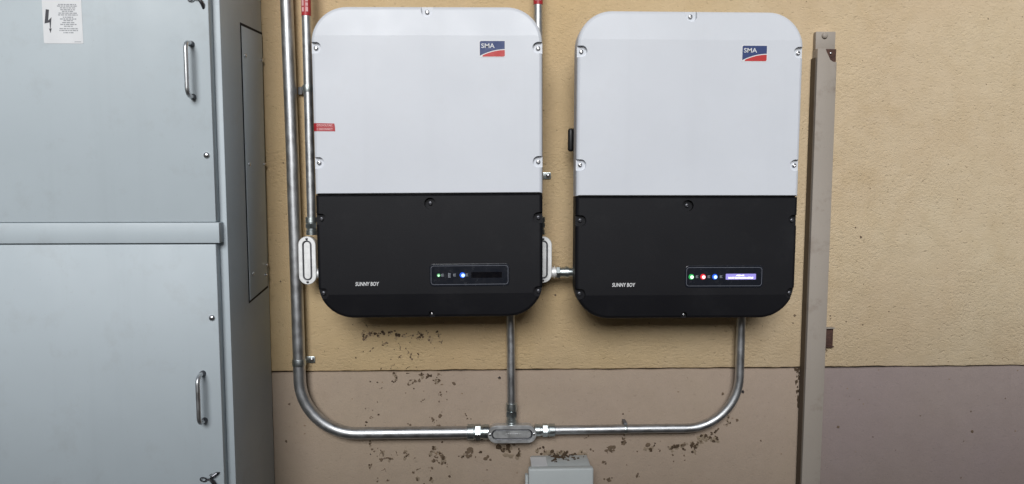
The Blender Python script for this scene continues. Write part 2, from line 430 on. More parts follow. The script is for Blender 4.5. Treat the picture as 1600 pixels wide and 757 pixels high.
rows_ = [(0.94, 0.80), (0.90, 0.90), (0.855, 0.66), (0.81, 0.62), (0.77, 0.50), (0.725, 0.80), (0.68, 0.84), (0.625, 0.44), (0.58, 0.70), (0.54, 0.40), (0.49, 0.52), (0.445, 0.70), (0.40, 0.38), (0.34, 0.78), (0.295, 0.8), (0.24, 0.46)]
for fz, fw_ in rows_:
    z = 1.7555 + 0.083 * fz; cxm = lx0 + 0.0525; x = cxm - 0.024 * fw_; e = cxm + 0.024 * fw_
    while x < e - 0.001:
        l = min(rng.uniform(0.002, 0.008), e - x)
        box(x, x + l, DY - 0.0008, DY - 0.0006, z - 0.0010, z + 0.0010, bm=bm); x += l + 0.0014
box(lx1 - 0.018, lx1 - 0.004, DY - 0.0008, DY - 0.0006, 1.7560, 1.7572, bm=bm)
part('fine_print', bm, 'label_ink', lab)
# access plate on the side
bm = bmesh.new()
pl_ = [(-0.1640, 1.8235), (-0.0080, 1.8330), (-0.0200, 1.2020), (-0.0340, 1.1860), (-0.1640, 1.1760)]
pl_ = [(-0.1640, 1.8240), (-0.0075, 1.8320), (-0.0200, 1.1900), (-0.1640, 1.1750)]
def side_loop(x, g): 
    c = (sum(p[0] for p in pl_) / 4, sum(p[1] for p in pl_) / 4)
    return [(x, p[0] + (g if p[0] < c[0] else -g), p[1] + (g if p[1] < c[1] else -g)) for p in pl_]
loft([side_loop(CX - 0.001, 0), side_loop(CX + 0.0016, 0), side_loop(CX + 0.0020, 0.0006)], bm)
gk = bmesh.new()
loft([side_loop(CX - 0.001, -0.0065), side_loop(CX + 0.0008, -0.0065)], gk)
pan = part('access_plate', bm, 'cabinet_paint', cab)
part('gasket', gk, 'hole_black', pan)
for y, z in ((-0.1480, 1.7579), (-0.0180, 1.7674), (-0.1420, 1.5023), (-0.0220, 1.5043), (-0.0260, 1.2450), (-0.1400, 1.2367), (-0.0340, 1.2199)):
    part('screw', turned((CX + 0.0018, y, z), (1, 0, 0), [(0, 0.0045), (0.0025, 0.0045), (0.004, 0.0028)], 12), 'screw_steel', pan)

# ------------------------------------------------------------------ inverters
UW, UH, UR = 0.535, 0.730, 0.083
FRONT = -0.198
def front_y(z, lo, hi):
    if z > hi: return FRONT + (z - hi) / (UH - hi) * 0.0045
    if z < lo: return FRONT + (lo - z) / lo * 0.009
    return FRONT
FLO, FHI, SEAM = 0.057, 0.665, 0.2965
def cover_shell(upper):
    """solid rounded cover, front at FRONT, folded back along FHI / FLO"""
    def outline(o):
        pts = []
        r = UR - o; zc = UH - UR; h = UW / 2
        th = math.degrees(math.asin((FHI - zc) / UR)) if upper else math.degrees(math.asin((UR - FLO) / UR))
        angs = sorted(set([90.0 * k / 14 for k in range(15)] + [th]))
        if upper:
            z0 = SEAM + 0.0012
            pts += [(-h + o, z0 + o * 0.35), (h - o, z0 + o * 0.35)]
            for a in angs: pts.append((h - UR + r * math.cos(rad(a)), zc + r * math.sin(rad(a)), abs(a - th) < 1e-6))
            for a in reversed(angs): pts.append((-h + UR - r * math.cos(rad(a)), zc + r * math.sin(rad(a)), abs(a - th) < 1e-6))
        else:
            z0 = SEAM - 0.0012
            pts += [(h - o, z0 - o * 0.35), (-h + o, z0 - o * 0.35)]
            for a in angs: pts.append((-h + UR - r * math.cos(rad(a)), UR - r * math.sin(rad(a)), abs(a - th) < 1e-6))
            for a in reversed(angs): pts.append((h - UR + r * math.cos(rad(a)), UR - r * math.sin(rad(a)), abs(a - th) < 1e-6))
        return [p if len(p) == 3 else (p[0], p[1], False) for p in pts]
    spec = [(0.004, -0.140, True), (0.0, -0.142, True), (0.0, 0.0095, False), (0.0010, 0.0050, False), (0.0034, 0.0015, False), (0.0080, 0.0, False)]
    bm = bmesh.new(); vs = []
    fold = []
    for o, y, absolute in spec:
        ol = outline(o)
        lim = [p[1] for p in ol if p[2]][0]
        lo, hi = (FLO, lim) if upper else (lim, FHI)
        vs.append([bm.verts.new((p[0], y if absolute else front_y(p[1], lo, hi) + y, p[1])) for p in ol])
        fold = [i for i, p in enumerate(ol) if p[2]]
    n = len(vs[0])
    for a, b in zip(vs, vs[1:]):
        for i in range(n): bm.faces.new((a[i], a[(i + 1) % n], b[(i + 1) % n], b[i]))
    bm.faces.new(vs[0])
    i, j = fold
    bm.faces.new(vs[-1][i:j + 1]); bm.faces.new(vs[-1][j:] + vs[-1][:i + 1])
    return bm
def capsule(x, z, dx, dz, r, y0, y1, bm):
    """pocket cutter: half-round slot centred at x,z running out along dx,dz (or a full round when both are 0)"""
    n = 20; pts = []
    a0 = math.atan2(dz, dx) if (dx or dz) else 0
    for k in range(n):
        a = 2 * math.pi * k / n + a0 + 0.001
        p = Vector((r * math.cos(a), r * math.sin(a)))
        if (dx or dz) and p.dot(Vector((dx, dz))) > 1e-6: p = p + Vector((dx, dz)) * 0.05
        pts.append((x + p.x, z + p.y))
    return loft([[(a, y0, b) for a, b in pts], [(a, y1, b) for a, b in pts]], bm)

WS = [(0.0, 0.7185, 0, 1), (-0.2575, 0.6355, -1, 0), (-0.2575, 0.3715, -1, 0), (0.2575, 0.6355, 1, 0), (0.2575, 0.3715, 1, 0)]
BS = [(0.001, 0.2750, 0, 0), (-0.2560, 0.2393, -1, 0), (-0.2560, 0.0620, -1, 0), (0.2575, 0.2393, 1, 0), (0.2575, 0.0620, 1, 0), (0.0, 0.0095, 0, -1)]
def screw(name, x, y, z, r, mat, parent):
    bm = disc(x, z, r, y + 0.004, y - 0.0022, 18, dome=0.0012)
    cut = bmesh.new(); loft([[(x + r * 0.5 * math.cos(a), yy, z + r * 0.5 * math.sin(a)) for a in [math.pi / 3 * k for k in range(6)]] for yy in (y - 0.01, y - 0.0008)], cut)
    o = part(name, boolean_cut(bm, cut), mat, parent)
    return o
def inverter(x, z, roll, label, leds, lit, red_label):
    root = thing('solar_inverter', label, 'inverter', (x, 0, z), 'white and black inverters mounted side by side on the wall', local=True)
    root.rotation_euler = (0, -roll, 0)
    # white upper cover
    cut = bmesh.new()
    for (sx, sz, dx, dz) in WS: capsule(sx, sz, dx, dz, 0.0135, -0.26, FRONT + (0.0150 if dz else 0.0100), cut)
    wc = part('upper_cover', boolean_cut(cover_shell(True), cut), 'white_cover', root, 40); wc['label'] = 'white upper cover'
    for (sx, sz, dx, dz) in WS: screw('screw', sx, FRONT + (0.0142 if dz else 0.0090), sz, 0.0050, 'screw_steel', wc)
    # black lower cover
    cut = bmesh.new()
    for (sx, sz, dx, dz) in BS: capsule(sx, sz, dx, dz, 0.0135 if dz == 0 else 0.007, -0.26, FRONT + (0.0185 if dz else 0.0110), cut)
    bc = part('lower_cover', boolean_cut(cover_shell(False), cut), 'black_cover', root, 40); bc['label'] = 'black lower cover'
    for (sx, sz, dx, dz) in BS: screw('screw', sx, FRONT + (0.0178 if dz else 0.0100), sz, 0.0050 if dz == 0 else 0.003, 'screw_dark' if dz == 0 else 'screw_steel', bc)
    # housing behind, hung on a wall bracket
    part('housing', plate(UW - 0.034, UH - 0.030, 0.07, 0, UH / 2, -0.020, -0.1415, 0.006), 'housing_grey', root)
    part('seam_gasket', box(-0.2645, 0.2645, -0.1860, -0.1450, SEAM - 0.0040, SEAM + 0.0040), 'black_plastic', root)
    part('wall_bracket', box(-0.18, 0.18, -0.0205, -0.001, 0.10, 0.66), 'housing_grey', root)
    # isolator knob on the flank
    kb = bmesh.new()
    turned((-UW / 2 + 0.018, -0.088, 0.435), (-1, 0, 0), [(0, 0.034), (0.010, 0.034), (0.0125, 0.030), (0.0135, 0.026)], 24, kb)
    box(-UW / 2 - 0.0085, -UW / 2 + 0.006, -0.095, -0.081, 0.406, 0.464, 0.006, 3, bm=kb)
    part('isolator_knob', kb, 'black_plastic', root)
    # badge
    bx0, bx1, bz0, bz1 = 0.1215, 0.1795, 0.6150, 0.6505; F = FRONT
    W_, H_ = bx1 - bx0, bz1 - bz0
    lg = part('badge', plate(W_ + 0.0028, H_ + 0.0028, 0.0028, (bx0 + bx1) / 2, (bz0 + bz1) / 2, F + 0.0005, F - 0.0005, seg=4), 'print_white', root)
    def swoosh(t): return bz0 + 0.0 + H_ * (0.02 + 0.43 * math.sin(t * math.pi / 2) ** 0.85)
    def slab(poly, y0, y1):
        bm = bmesh.new(); loft([[(a, y0, b) for a, b in poly], [(a, y1, b) for a, b in poly]], bm); return bm
    N = 16
    blue = [(bx0, bz1 - 0.003), (bx0 + 0.001, bz1 - 0.0008), (bx0 + 0.003, bz1), (bx1, bz1)] + [(bx0 + W_ * t, swoosh(t) + 0.0011) for t in [1 - k / N for k in range(N + 1)]]
    part('badge_field', slab(blue, F - 0.0004, F - 0.0008), 'logo_blue', lg)
    red = [(bx0 + W_ * t, swoosh(t) - 0.0011) for t in [0.12 + 0.88 * k / N for k in range(N + 1)]] + [(bx1, bz0 + 0.003), (bx1 - 0.001, bz0 + 0.0008), (bx1 - 0.003, bz0), (bx0 + W_ * 0.10, bz0)]
    part('badge_field', slab(red, F - 0.0004, F - 0.0008), 'logo_red', lg)
    part('lettering', text_bm('SMA', bx0 + 0.0035, bx0 + 0.0345, bz0 + 0.0195, bz0 + 0.0300, F - 0.0007, 0.012), 'print_white', lg)
    # model lettering
    part('lettering', text_bm('SUNNY BOY', -0.1785, -0.1225, 0.0800, 0.0895, F + 0.0002, 0.022, 0.12, 0.0005), 'print_white', bc)
    # display
    pw, ph, pcx, pcz = 0.1900, 0.0545, 0.0925, 0.1040
    pn = part('display_panel', plate(pw, ph, 0.009, pcx, pcz, F + 0.001, F - 0.0012, 0.0012), 'panel_glass', root)
    ring = bmesh.new()
    for (w2, h2, t_) in ((pw - 0.006, ph - 0.009, 0.0009), ):
        a = rrect(w2, h2, 0.007, 6, pcx, pcz); b = rrect(w2 - 2 * t_, h2 - 2 * t_, 0.007 - t_, 6, pcx, pcz)
        n = len(a); y_ = F - 0.0012
        A0 = [ring.verts.new((p[0], y_, p[1])) for p in a]; B0 = [ring.verts.new((p[0], y_, p[1])) for p in b]
        A1 = [ring.verts.new((p[0], y_ - 0.0004, p[1])) for p in a]; B1 = [ring.verts.new((p[0], y_ - 0.0004, p[1])) for p in b]
        for i in range(n):
            j = (i + 1) % n
            for q in ((A1, B1), (A0, A1), (B0, B1), (A0, B0)): ring.faces.new((q[0][i], q[0][j], q[1][j], q[1][i]))
    part('panel_border', ring, 'panel_line', pn)
    for (lx, kind) in leds:
        s = 0.62 if 'dim' in kind else 1.0
        ld_ = part('indicator_lamp', disc(lx - (0.0015 if not 'dim' in kind else 0), 0.1040, 0.0066 * s, F - 0.0010, F - 0.0016, 20), kind, pn)
        part('lamp_core', disc(lx, 0.1032, 0.0040 * s, F - 0.0014, F - 0.0020, 16), kind + '_core', ld_)
    for xx in (0.0285, 0.0570, 0.0860) if not lit else (0.0265, 0.0555, 0.0850):
        ic = bmesh.new()
        box(xx - 0.003, xx - 0.002, F - 0.0016, F - 0.0011, 0.1010, 0.1072, bm=ic)
        for k in range(3): box(xx - 0.0021, xx + 0.003 - 0.001 * (k % 2), F - 0.00155, F - 0.0011, 0.1012 + 0.0024 * k, 0.1023 + 0.0024 * k, bm=ic)
        part('pictogram', ic, 'print_grey', pn)
    if not lit:
        ic = bmesh.new()
        box(0.0418, 0.0430, F - 0.0016, F - 0.0011, 0.0982, 0.1092, bm=ic)
        for k in range(4): box(0.0428, 0.0475, F - 0.00155, F - 0.0011, 0.0985 + 0.0029 * k, 0.0999 + 0.0029 * k, bm=ic)
        part('pictogram', ic, 'print_grey', pn)
    scr = part('screen', plate(0.0735, 0.0138, 0.0012, 0.1330, 0.1040, F - 0.0011, F - 0.0017), 'lcd_lit' if lit else 'lcd_dark', pn)
    if lit:
        tx = bmesh.new(); rg = random.Random(5)
        for (a, b, z0, z1) in ((0.1215, 0.1395, 0.1055, 0.1088), (0.1025, 0.1150, 0.0990, 0.1035), (0.1175, 0.1610, 0.0990, 0.1035)):
            x_ = a
            while x_ < b:
                l = rg.uniform(0.0012, 0.0024); box(x_, x_ + l, F - 0.0021, F - 0.0016, z0, z1 - rg.choice((0, 0.0010)), bm=tx); x_ += l + 0.0006
        part('screen_text', tx, 'lcd_text', scr)
    if red_label:
        rl = bmesh.new()
        poly = [(-0.2595, 0.4445), (-0.2165, 0.4440), (-0.2168, 0.4545), (-0.2182, 0.4622), (-0.2595, 0.4632)]
        loft([[(a, F + 0.0005, b) for a, b in poly], [(a, F - 0.0004, b) for a, b in poly]], rl)
        rr_ = part('red_label', rl, 'label_red', wc)
        wrap = bmesh.new()
        loft([[(-0.2595, F - 0.0004, z_), (-0.2640, F + 0.0010, z_), (-0.2670, F + 0.0046, z_), (-0.2679, F + 0.0095, z_), (-0.2679, F + 0.035, z_), (-0.2668, F + 0.035, z_), (-0.2668, F + 0.0095, z_), (-0.2655, F + 0.0052, z_), (-0.2630, F + 0.0022, z_), (-0.2595, F + 0.0005, z_)] for z_ in (0.4445, 0.4632)], wrap)
        part('red_label', wrap, 'label_red', wc)
        part('lettering', text_bm('OTOVOLTAIC', -0.2590, -0.2225, 0.4555, 0.4605, F - 0.0003, 0.02), 'label_pink', wc)
        part('lettering', text_bm('C DISCONNECT', -0.2590, -0.2225, 0.4468, 0.4518, F - 0.0003, 0.02), 'label_pink', wc)
    # a few dust specks and nicks
    return root
inverter(0.0, 1.135, 0.0054, 'left inverter with dark screen and red label on its white cover', [(0.0190, 'led_green_dim'), (0.0770, 'led_blue')], False, True)
inverter(0.6122, 1.1289, -0.001, 'right inverter with lit purple screen and three glowing lamps', [(0.0140, 'led_green'), (0.0425, 'led_red'), (0.0712, 'led_blue')], True, False)

# ------------------------------------------------------------------ conduits
YP = -0.030
def conduit(name_label, path, r, group=None):
    o = thing('steel_conduit', name_label, 'conduit', path[0])
    part('pipe', sweep(path, r, 28), 'emt_steel', o)
    return o
HZ = 0.7950
# thick conduit: down the left side and round into the tee
RA = 0.0160; RB = 0.147; xa = -0.3590
pA = [(-0.3760, YP, 2.70), (-0.3673, YP, 1.9155), (-0.3630, YP, 1.556), (-0.3593, YP, 1.000), (xa, YP, HZ + RB)]
pA += [(p[0], YP, p[2]) for p in arc((xa + RB, HZ + RB), RB, 180, 270, 18, YP)][1:] + [(-0.05, YP, HZ), (0.098, YP, HZ)]
conduit('thickest steel conduit sweeping down the left and along to the tee', pA, RA)
RS = 0.0112
# right conduit: tee to the right inverter
RE = 0.140; xe = 0.8080
pE = [(0.295, YP, HZ + 0.003), (0.50, YP, HZ + 0.004), (xe - RE, YP, HZ + 0.004)] + arc((xe - RE, HZ + 0.004 + RE), RE, 270, 360, 18, YP)[1:] + [(xe, YP, 1.144)]
conduit('thin steel conduit curving up under the right inverter', pE, RS * 1.07)
conduit('short straight steel conduit from left inverter down to the tee', [(0.1945, YP, 1.150), (0.1960, YP, 1.0), (0.1975, YP, 0.850)], RS)
YB = -0.070
def labelled(o, path_top, z0, r, x_fn):
    lb = bmesh.new(); 
    sweep([(x_fn(z0), YB, z0), (x_fn(z0 + 0.17), YB, z0 + 0.17)], r + 0.0006, 28, lb)
    l_ = part('red_label', lb, 'label_red', o)
    tx = bmesh.new(); rg = random.Random(11)
    for ang in (-118, -70):
        z = z0 + 0.009
        while z < z0 + 0.16:
            h = rg.uniform(0.006, 0.016)
            c = [(r + 0.0008), (r + 0.0010)]
            a0, a1 = rad(ang - 13), rad(ang + 13)
            loops = []
            for zz in (z, z + h):
                loops.append([(x_fn(zz) + c[0] * math.cos(a0), YB + c[0] * math.sin(a0), zz), (x_fn(zz) + c[0] * math.cos(a1), YB + c[0] * math.sin(a1), zz),
                              (x_fn(zz) + c[1] * 1.03 * math.cos(a1), YB + c[1] * 1.03 * math.sin(a1), zz), (x_fn(zz) + c[1] * 1.03 * math.cos(a0), YB + c[1] * 1.03 * math.sin(a0), zz)])
            loft(loops, tx); z += h + rg.uniform(0.002, 0.004)
    part('lettering', tx, 'label_pink', l_)
o = conduit('thin vertical steel conduit with red label close to the thick conduit', [(-0.3095, YB, 2.70), (-0.3095, YB, 1.90), (-0.3085, YB, 1.352)], RS)
labelled(o, None, at(479, 25.5, YB).z, RS, lambda z: -0.3095)
fx = lambda z: 0.2640 + (z - 1.352) / 0.56 * -0.0020
o = conduit('thin vertical steel conduit with red label behind the left inverter right edge', [(fx(2.70), YB, 2.70), (fx(1.9), YB, 1.9), (fx(1.352), YB, 1.352)], RS)
labelled(o, None, at(841, 8, YB).z, RS, fx)

def connector(parent, p, d, L, r, mat='zinc_fitting'):
    """compression connector: nut, collar, threaded end"""
    part('connector_nut', turned(p, d, [(0, r * 1.02), (0.0015, r * 1.30), (L * 0.30, r * 1.36), (L * 0.34, r * 1.18), (L * 0.38, r * 1.18)], 24), mat, parent)
    hx = turned(Vector(p) + Vector(d) * (L * 0.37), d, [(0, r * 1.30), (0.001, r * 1.38), (L * 0.24, r * 1.38), (L * 0.26, r * 1.28)], 6)
    part('connector_hex', hx, mat, parent, 20)
    part('connector_collar', turned(Vector(p) + Vector(d) * (L * 0.62), d, [(0, r * 1.12), (L * 0.10, r * 1.12), (L * 0.12, r * 1.25), (L * 0.38, r * 1.25)], 24), mat, parent)
def conduit_body(label, cx, cz, w, h, y0, y1, horizontal, mat='cast_alloy'):
    o = thing('conduit_tee' if horizontal else 'conduit_elbow', label, 'conduit fitting', (cx, y0, cz), 'cast conduit fittings')
    ww, hh = (h, w) if horizontal else (w, h)
    s = min(ww, hh)
    L = []
    for (k, y) in ((0.72, y0), (0.90, y0 - (y0 - y1) * 0.25), (0.94, y1 + 0.0060)):
        L.append([(x, y, z) for x, z in rrect(ww - s * (1 - k), hh - s * (1 - k), s * k / 2 - 1e-4, 8, cx, cz)])
    part('fitting_shell', loft(L), mat, o, 40)
    ring = []
    for (d_, y) in ((0.0, y1 + 0.0055), (0.0, y1 + 0.0012), (0.0012, y1), (0.0098, y1), (0.0104, y1 + 0.0052), (0.0136, y1 + 0.0052), (0.0144, y1 + 0.0004)):
        ring.append([(x, y, z) for x, z in rrect(ww - 2 * d_, hh - 2 * d_, s / 2 - d_ - 1e-4, 8, cx, cz)])
    cv = part('cover_plate', loft(ring), mat, o, 40)
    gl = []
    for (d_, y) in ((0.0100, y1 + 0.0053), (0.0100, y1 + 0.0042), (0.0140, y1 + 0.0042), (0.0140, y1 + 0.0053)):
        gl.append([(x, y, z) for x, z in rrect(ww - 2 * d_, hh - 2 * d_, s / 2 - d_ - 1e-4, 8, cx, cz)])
    part('shaded_dirty_groove', loft(gl + [gl[0]], caps=(False, False)), 'screw_dark', cv)  # dark ring paints in the groove's shadow as well as its dirt
    e = (max(ww, hh) / 2 - 0.0062)
    for sg in (-1, 1):
        sx, sz = (cx + sg * e, cz) if horizontal else (cx, cz + sg * e)
        part('screw', disc(sx, sz, 0.0032, y1 + 0.001, y1 - 0.0010, 14, dome=0.0006), 'screw_dark' if not horizontal else 'screw_steel', cv)
        k = 0.55
        sx, sz = (cx + sg * e * k, cz) if horizontal else (cx, cz + sg * e * k)
        part('cast_stud', disc(sx, sz, 0.0016, y1 + 0.0012, y1 - 0.0002, 10), mat, cv)
    em = bmesh.new(); rg = random.Random(int(cx * 1000))
    for k in range(7):
        t_ = -0.018 + 0.006 * k
        a, b = (cx + t_, cz + 0.001) if horizontal else (cx + 0.001, cz + t_)
        q = rg.uniform(0.0010, 0.0020)
        if horizontal: box(a, a + 0.004, y1 - 0.0002, y1 + 0.001, b - q, b + q, bm=em)
        else: box(a - q, a + q, y1 - 0.0002, y1 + 0.001, b, b + 0.004, bm=em)
    part('cast_lettering', em, mat, cv)
    return o
# elbow beside the left inverter
lb_ = conduit_body('bright elbow fitting overlapping the thick conduit, left of left inverter', -0.3160, 1.2635, 0.0435, 0.1210, -0.048, -0.0955, False)
connector(lb_, (-0.3087, YB, 1.3720), (0, 0, -1), 0.046, RS)
part('hub', turned((-0.298, YB - 0.008, 1.2290), (1, 0, 0), [(0, 0.0125), (0.006, 0.0125), (0.007, 0.0145), (0.016, 0.0145), (0.017, 0.011), (0.045, 0.011)], 24), 'cast_alloy', lb_)
# elbow between the inverters
ll_ = conduit_body('bright elbow fitting half hidden in the gap between the inverters', 0.2750, 1.2635, 0.0445, 0.1180, -0.048, -0.0955, False)
connector(ll_, (0.2672, YB, 1.3720), (0, 0, -1), 0.046, RS)
part('hub', turned((0.288, YB, 1.2285), (1, 0, 0), [(0, 0.0135), (0.017, 0.0135), (0.0172, 0.0165), (0.0190, 0.0165), (0.0192, 0.012), (0.024, 0.012)], 24), 'cast_alloy', ll_)
part('connector_hex', turned((0.3105, YB, 1.2285), (1, 0, 0), [(0, 0.0145), (0.001, 0.0155), (0.009, 0.0155), (0.010, 0.0145)], 6), 'zinc_fitting', ll_, 20)
part('connector_nut', turned((0.320, YB, 1.2285), (1, 0, 0), [(0, 0.0128), (0.014, 0.0128), (0.0145, 0.0150), (0.022, 0.0150), (0.0225, 0.0115), (0.050, 0.0115)], 24), 'zinc_fitting', ll_)
# tee at the bottom
te = conduit_body('dull cast tee fitting low on the wall where three conduits meet', 0.1983, HZ, 0.0480, 0.1290, -0.012, -0.0530, True, 'cast_dull')
connector(te, (0.0790, YP, HZ), (1, 0, 0), 0.058, RA)
connector(te, (0.3140, YP, HZ + 0.003), (-1, 0, 0), 0.054, RS * 1.16)
connector(te, (0.1972, YP, 0.8740), (0, 0, -1), 0.060, RS)

# straps
def strap(label, p, axis, r, tab_dir, y_wall, w=0.012):
    """one-hole strap: band round the pipe, tab with a screw on the wall"""
    o = thing('conduit_strap', label, 'pipe strap', (p[0], 0, p[2]), 'steel pipe straps')
    a = Vector(axis); d = Vector(p)
    bm = bmesh.new()
    turned(d - a * (w / 2), a, [(0, r + 0.0002), (0.0, r + 0.0016), (w * 0.3, r + 0.0022), (w * 0.7, r + 0.0022), (w, r + 0.0016), (w, r + 0.0002)], 28, bm)
    part('band', bm, 'zinc_fitting', o)
    return o
o = strap('pipe strap with screwed tab near the bend of the thick conduit', (-0.3592, YP, 0.9880), (0, 0, 1), RA, (1, 0, 0), 0.0, 0.017)
part('tab', plate(0.036, 0.018, 0.004, -0.3420, 0.9880, -0.0012, -0.0040, 0.0006), 'zinc_fitting', o)
part('screw', disc(-0.3320, 0.9890, 0.0048, -0.003, -0.0075, 16, dome=0.002), 'screw_steel', o)
o = strap('pipe strap on a dark standoff arm high between left conduits', (-0.3095, YB, 1.6905), (0, 0, 1), RS, (-1, 0, 0), 0.0, 0.017)
bm = bmesh.new()
loft([[(-0.318, -0.074, z_), (-0.318, -0.064, z_), (-0.336, -0.0015, z_), (-0.350, -0.0015, z_), (-0.350, -0.010, z_), (-0.340, -0.012, z_)] for z_ in (1.6825, 1.7010)], bm)
part('standoff_arm', bm, 'housing_grey', o)
o = strap('pipe strap on the horizontal run of the thin right conduit', (0.5030, YP, HZ + 0.004), (1, 0, 0), RS, (0, 0, 1), 0.0, 0.007)
part('clip_lug', box(0.4985, 0.5075, YP - 0.004, -0.001, HZ + 0.014, HZ + 0.0215, 0.001), 'housing_grey', o)
fz = at(855, 275, -0.004)
o = thing('conduit_strap', 'small strap tab with screw peeking out right of left white cover', 'pipe strap', (fz.x, 0, fz.z), 'steel pipe straps')
part('tab', plate(0.040, 0.017, 0.003, fz.x - 0.010, fz.z, -0.0012, -0.0050, 0.0006), 'zinc_fitting', o)
part('screw', disc(fz.x + 0.002, fz.z + 0.0005, 0.0052, -0.004, -0.0085, 16, dome=0.002), 'screw_steel', o)
part('band', turned((fx(fz.z), YB, fz.z - 0.008), (0, 0, 1), [(0, RS + 0.0002), (0, RS + 0.0018), (0.016, RS + 0.0018), (0.016, RS + 0.0002)], 24), 'zinc_fitting', o)
part('standoff_arm', box(fx(fz.z) - 0.004, fx(fz.z) + 0.004, YB + RS, -0.0051, fz.z - 0.006, fz.z + 0.006), 'zinc_fitting', o)

# ------------------------------------------------------------------ channel post
post = thing('channel_post', 'tall narrow grey steel channel post with rusty torn top', 'post', (1.0118, -0.015, 0))
px0, px1 = 0.9855, 1.0385
bm = bmesh.new()
def prof(z, dx, rb=0.004):
    pts = [(px0, -0.0015), (px0, -0.030 + rb), (px0 + rb * 0.3, -0.030 + rb * 0.3), (px0 + rb, -0.030), (px1 - rb, -0.030), (px1 - rb * 0.3, -0.030 + rb * 0.3), (px1, -0.030 + rb), (px1, -0.0015)]
    pts += [(px1 - 0.0025, -0.0015), (px1 - 0.0025, -0.0270), (px0 + 0.0025, -0.0270), (px0 + 0.0025, -0.0015)]
    return [(x + dx, y, z) for x, y in pts]
zs = [0.0] + [0.1 * k for k in range(1, 18)] + [1.8025]
loft([prof(z, 0.0018 * math.sin(z * 1.7) + (z - 0.65) * 0.002) for z in zs], bm)
cut = bmesh.new()       # torn corner
tor = [(1.0065, 1.8100), (1.0100, 1.7990), (1.0125, 1.7930), (1.0175, 1.7835), (1.0220, 1.7740), (1.0300, 1.7690), (1.0385, 1.7680), (1.0480, 1.7660), (1.0480, 1.8100)]
loft([[(x, -0.05, z) for x, z in tor], [(x, -0.010, z) for x, z in tor]], cut)
part('channel', boolean_cut(bm, cut), 'post_paint', post)
part('shaded_stained_flange', box(px0 - 0.0016, px0 - 0.0002, -0.0285, -0.0020, 0.0, 1.7800), 'shaded_stained_paint', post)  # thin dark plate: flank shade painted in together with the rust stain
part('rusty_liner', box(px0 + 0.004, px1 + 0.001, -0.0255, -0.0020, 1.7000, 1.8020, 0.001), 'rust', post)
part('bolt', disc(1.0245, 1.7910, 0.0030, -0.025, -0.0275, 12, dome=0.001), 'screw_steel', post)
tb = part('mounting_tab', box(0.9885, 1.0405, -0.0160, -0.0015, 1.8030, 1.8480, 0.0015), 'post_paint', post)
part('bolt', disc(1.0110, 1.8375, 0.0078, -0.015, -0.0190, 20, dome=0.0035), 'post_paint', tb)
br = thing('rusty_bracket', 'small rust brown bracket sticking out right of the post', 'bracket', (1.056, 0, 1.015))
part('plate', box(1.0390, 1.0700, -0.0060, -0.0012, 1.0160, 1.0640, 0.0006), 'rust', br)
part('lip', box(1.0400, 1.0695, -0.0160, -0.0012, 1.0645, 1.0675, 0.0006), 'post_paint', br)
part('lip', box(1.0385, 1.0710, -0.0130, -0.0012, 1.0125, 1.0155, 0.0006), 'rust', br)

# ------------------------------------------------------------------ junction box
jb = thing('junction_box', 'pale grey junction box with dirty top under the tee', 'junction box', (0.323, -0.05, 0.50))
bm = bmesh.new()
part('box_body', box(0.2500, 0.4040, -0.0850, -0.0015, 0.5000, 0.7185, 0.004), 'box_paint', jb)
part('lid', box(0.2390, 0.4075, -0.1060, -0.0835, 0.4960, 0.7215, 0.0045, 3), 'box_paint', jb)
part('hinge', box(0.2310, 0.2385, -0.0960, -0.0780, 0.5300, 0.7010, 0.002), 'box_paint', jb)
part('paper_label', box(0.2480, 0.2900, -0.0815, -0.0200, 0.7190, 0.7198), 'label_white', jb)

# ------------------------------------------------------------------ mud-dauber traces, drill holes and rust marks on the wall
rm = random.Random(21)
def blob(bm, x, y, z, r, sx=1.0, sz=1.0, ang=0.0, h=0.0012, n=9):
    c = bm.verts.new((x, y - h, z)); ring = []; top = []
    for k in range(n):
        a = 2 * math.pi * k / n; q = r * rm.uniform(0.55, 1.25)
        dx, dz = q * sx * math.cos(a), q * sz * math.sin(a)
        X = dx * math.cos(ang) - dz * math.sin(ang); Z = dx * math.sin(ang) + dz * math.cos(ang)
        ring.append(bm.verts.new((x + X, y + 0.0008, z + Z))); top.append(bm.verts.new((x + X * 0.72, y - h * rm.uniform(0.5, 1.0), z + Z * 0.72)))
    for k in range(n):
        j = (k + 1) % n
        bm.faces.new((ring[k], ring[j], top[j], top[k])); bm.faces.new((top[k], top[j], c))
S = 7.57
def zpt(o, s, p):
    q = at(o[0] + p[0] / s, o[1] + p[1] / s, 0.0)
    return q.x, q.z
def stroke(bm, o, s, pts, wpx, h=0.0014):
    P = [Vector(zpt(o, s, p)) for p in pts]; r = wpx / s * 0.0017
    for a, b in zip(P, P[1:]):
        if bm is dark and rm.random() < 0.75:
            for k in range(4):
                q = a.lerp(b, rm.random()) + Vector((rm.uniform(-1, 1), rm.uniform(-1.6, 0.6))) * r * 1.1
                blob(halo if q.y > JOINT else halo_low, q.x, 0.0, q.y, min(r * rm.uniform(0.8, 1.7), 0.0075) * rm.uniform(0.6, 1.0), h=0.0003, n=12)
        n = max(1, int((b - a).length / (r * 0.9)))
        for k in range(n + 1):
            if rm.random() < 0.08: continue
            q = a.lerp(b, k / n) + Vector((rm.gauss(0, 0.5), rm.gauss(0, 0.5))) * r
            blob(bm if rm.random() < 0.75 else midm, q.x, 0.0, q.y, r * rm.choice((0.35, 0.5, 0.7, 0.9, 1.25)), h=h * rm.uniform(0.5, 1.2), n=7)
def spot(bm, o, s, x, y, rpx, sx=1.0, sz=1.0, ang=0.0, h=0.0012):
    q = zpt(o, s, (x, y)); blob(bm, q[0], 0.0, q[1], rpx / s * 0.0022, sx, sz, ang, h)
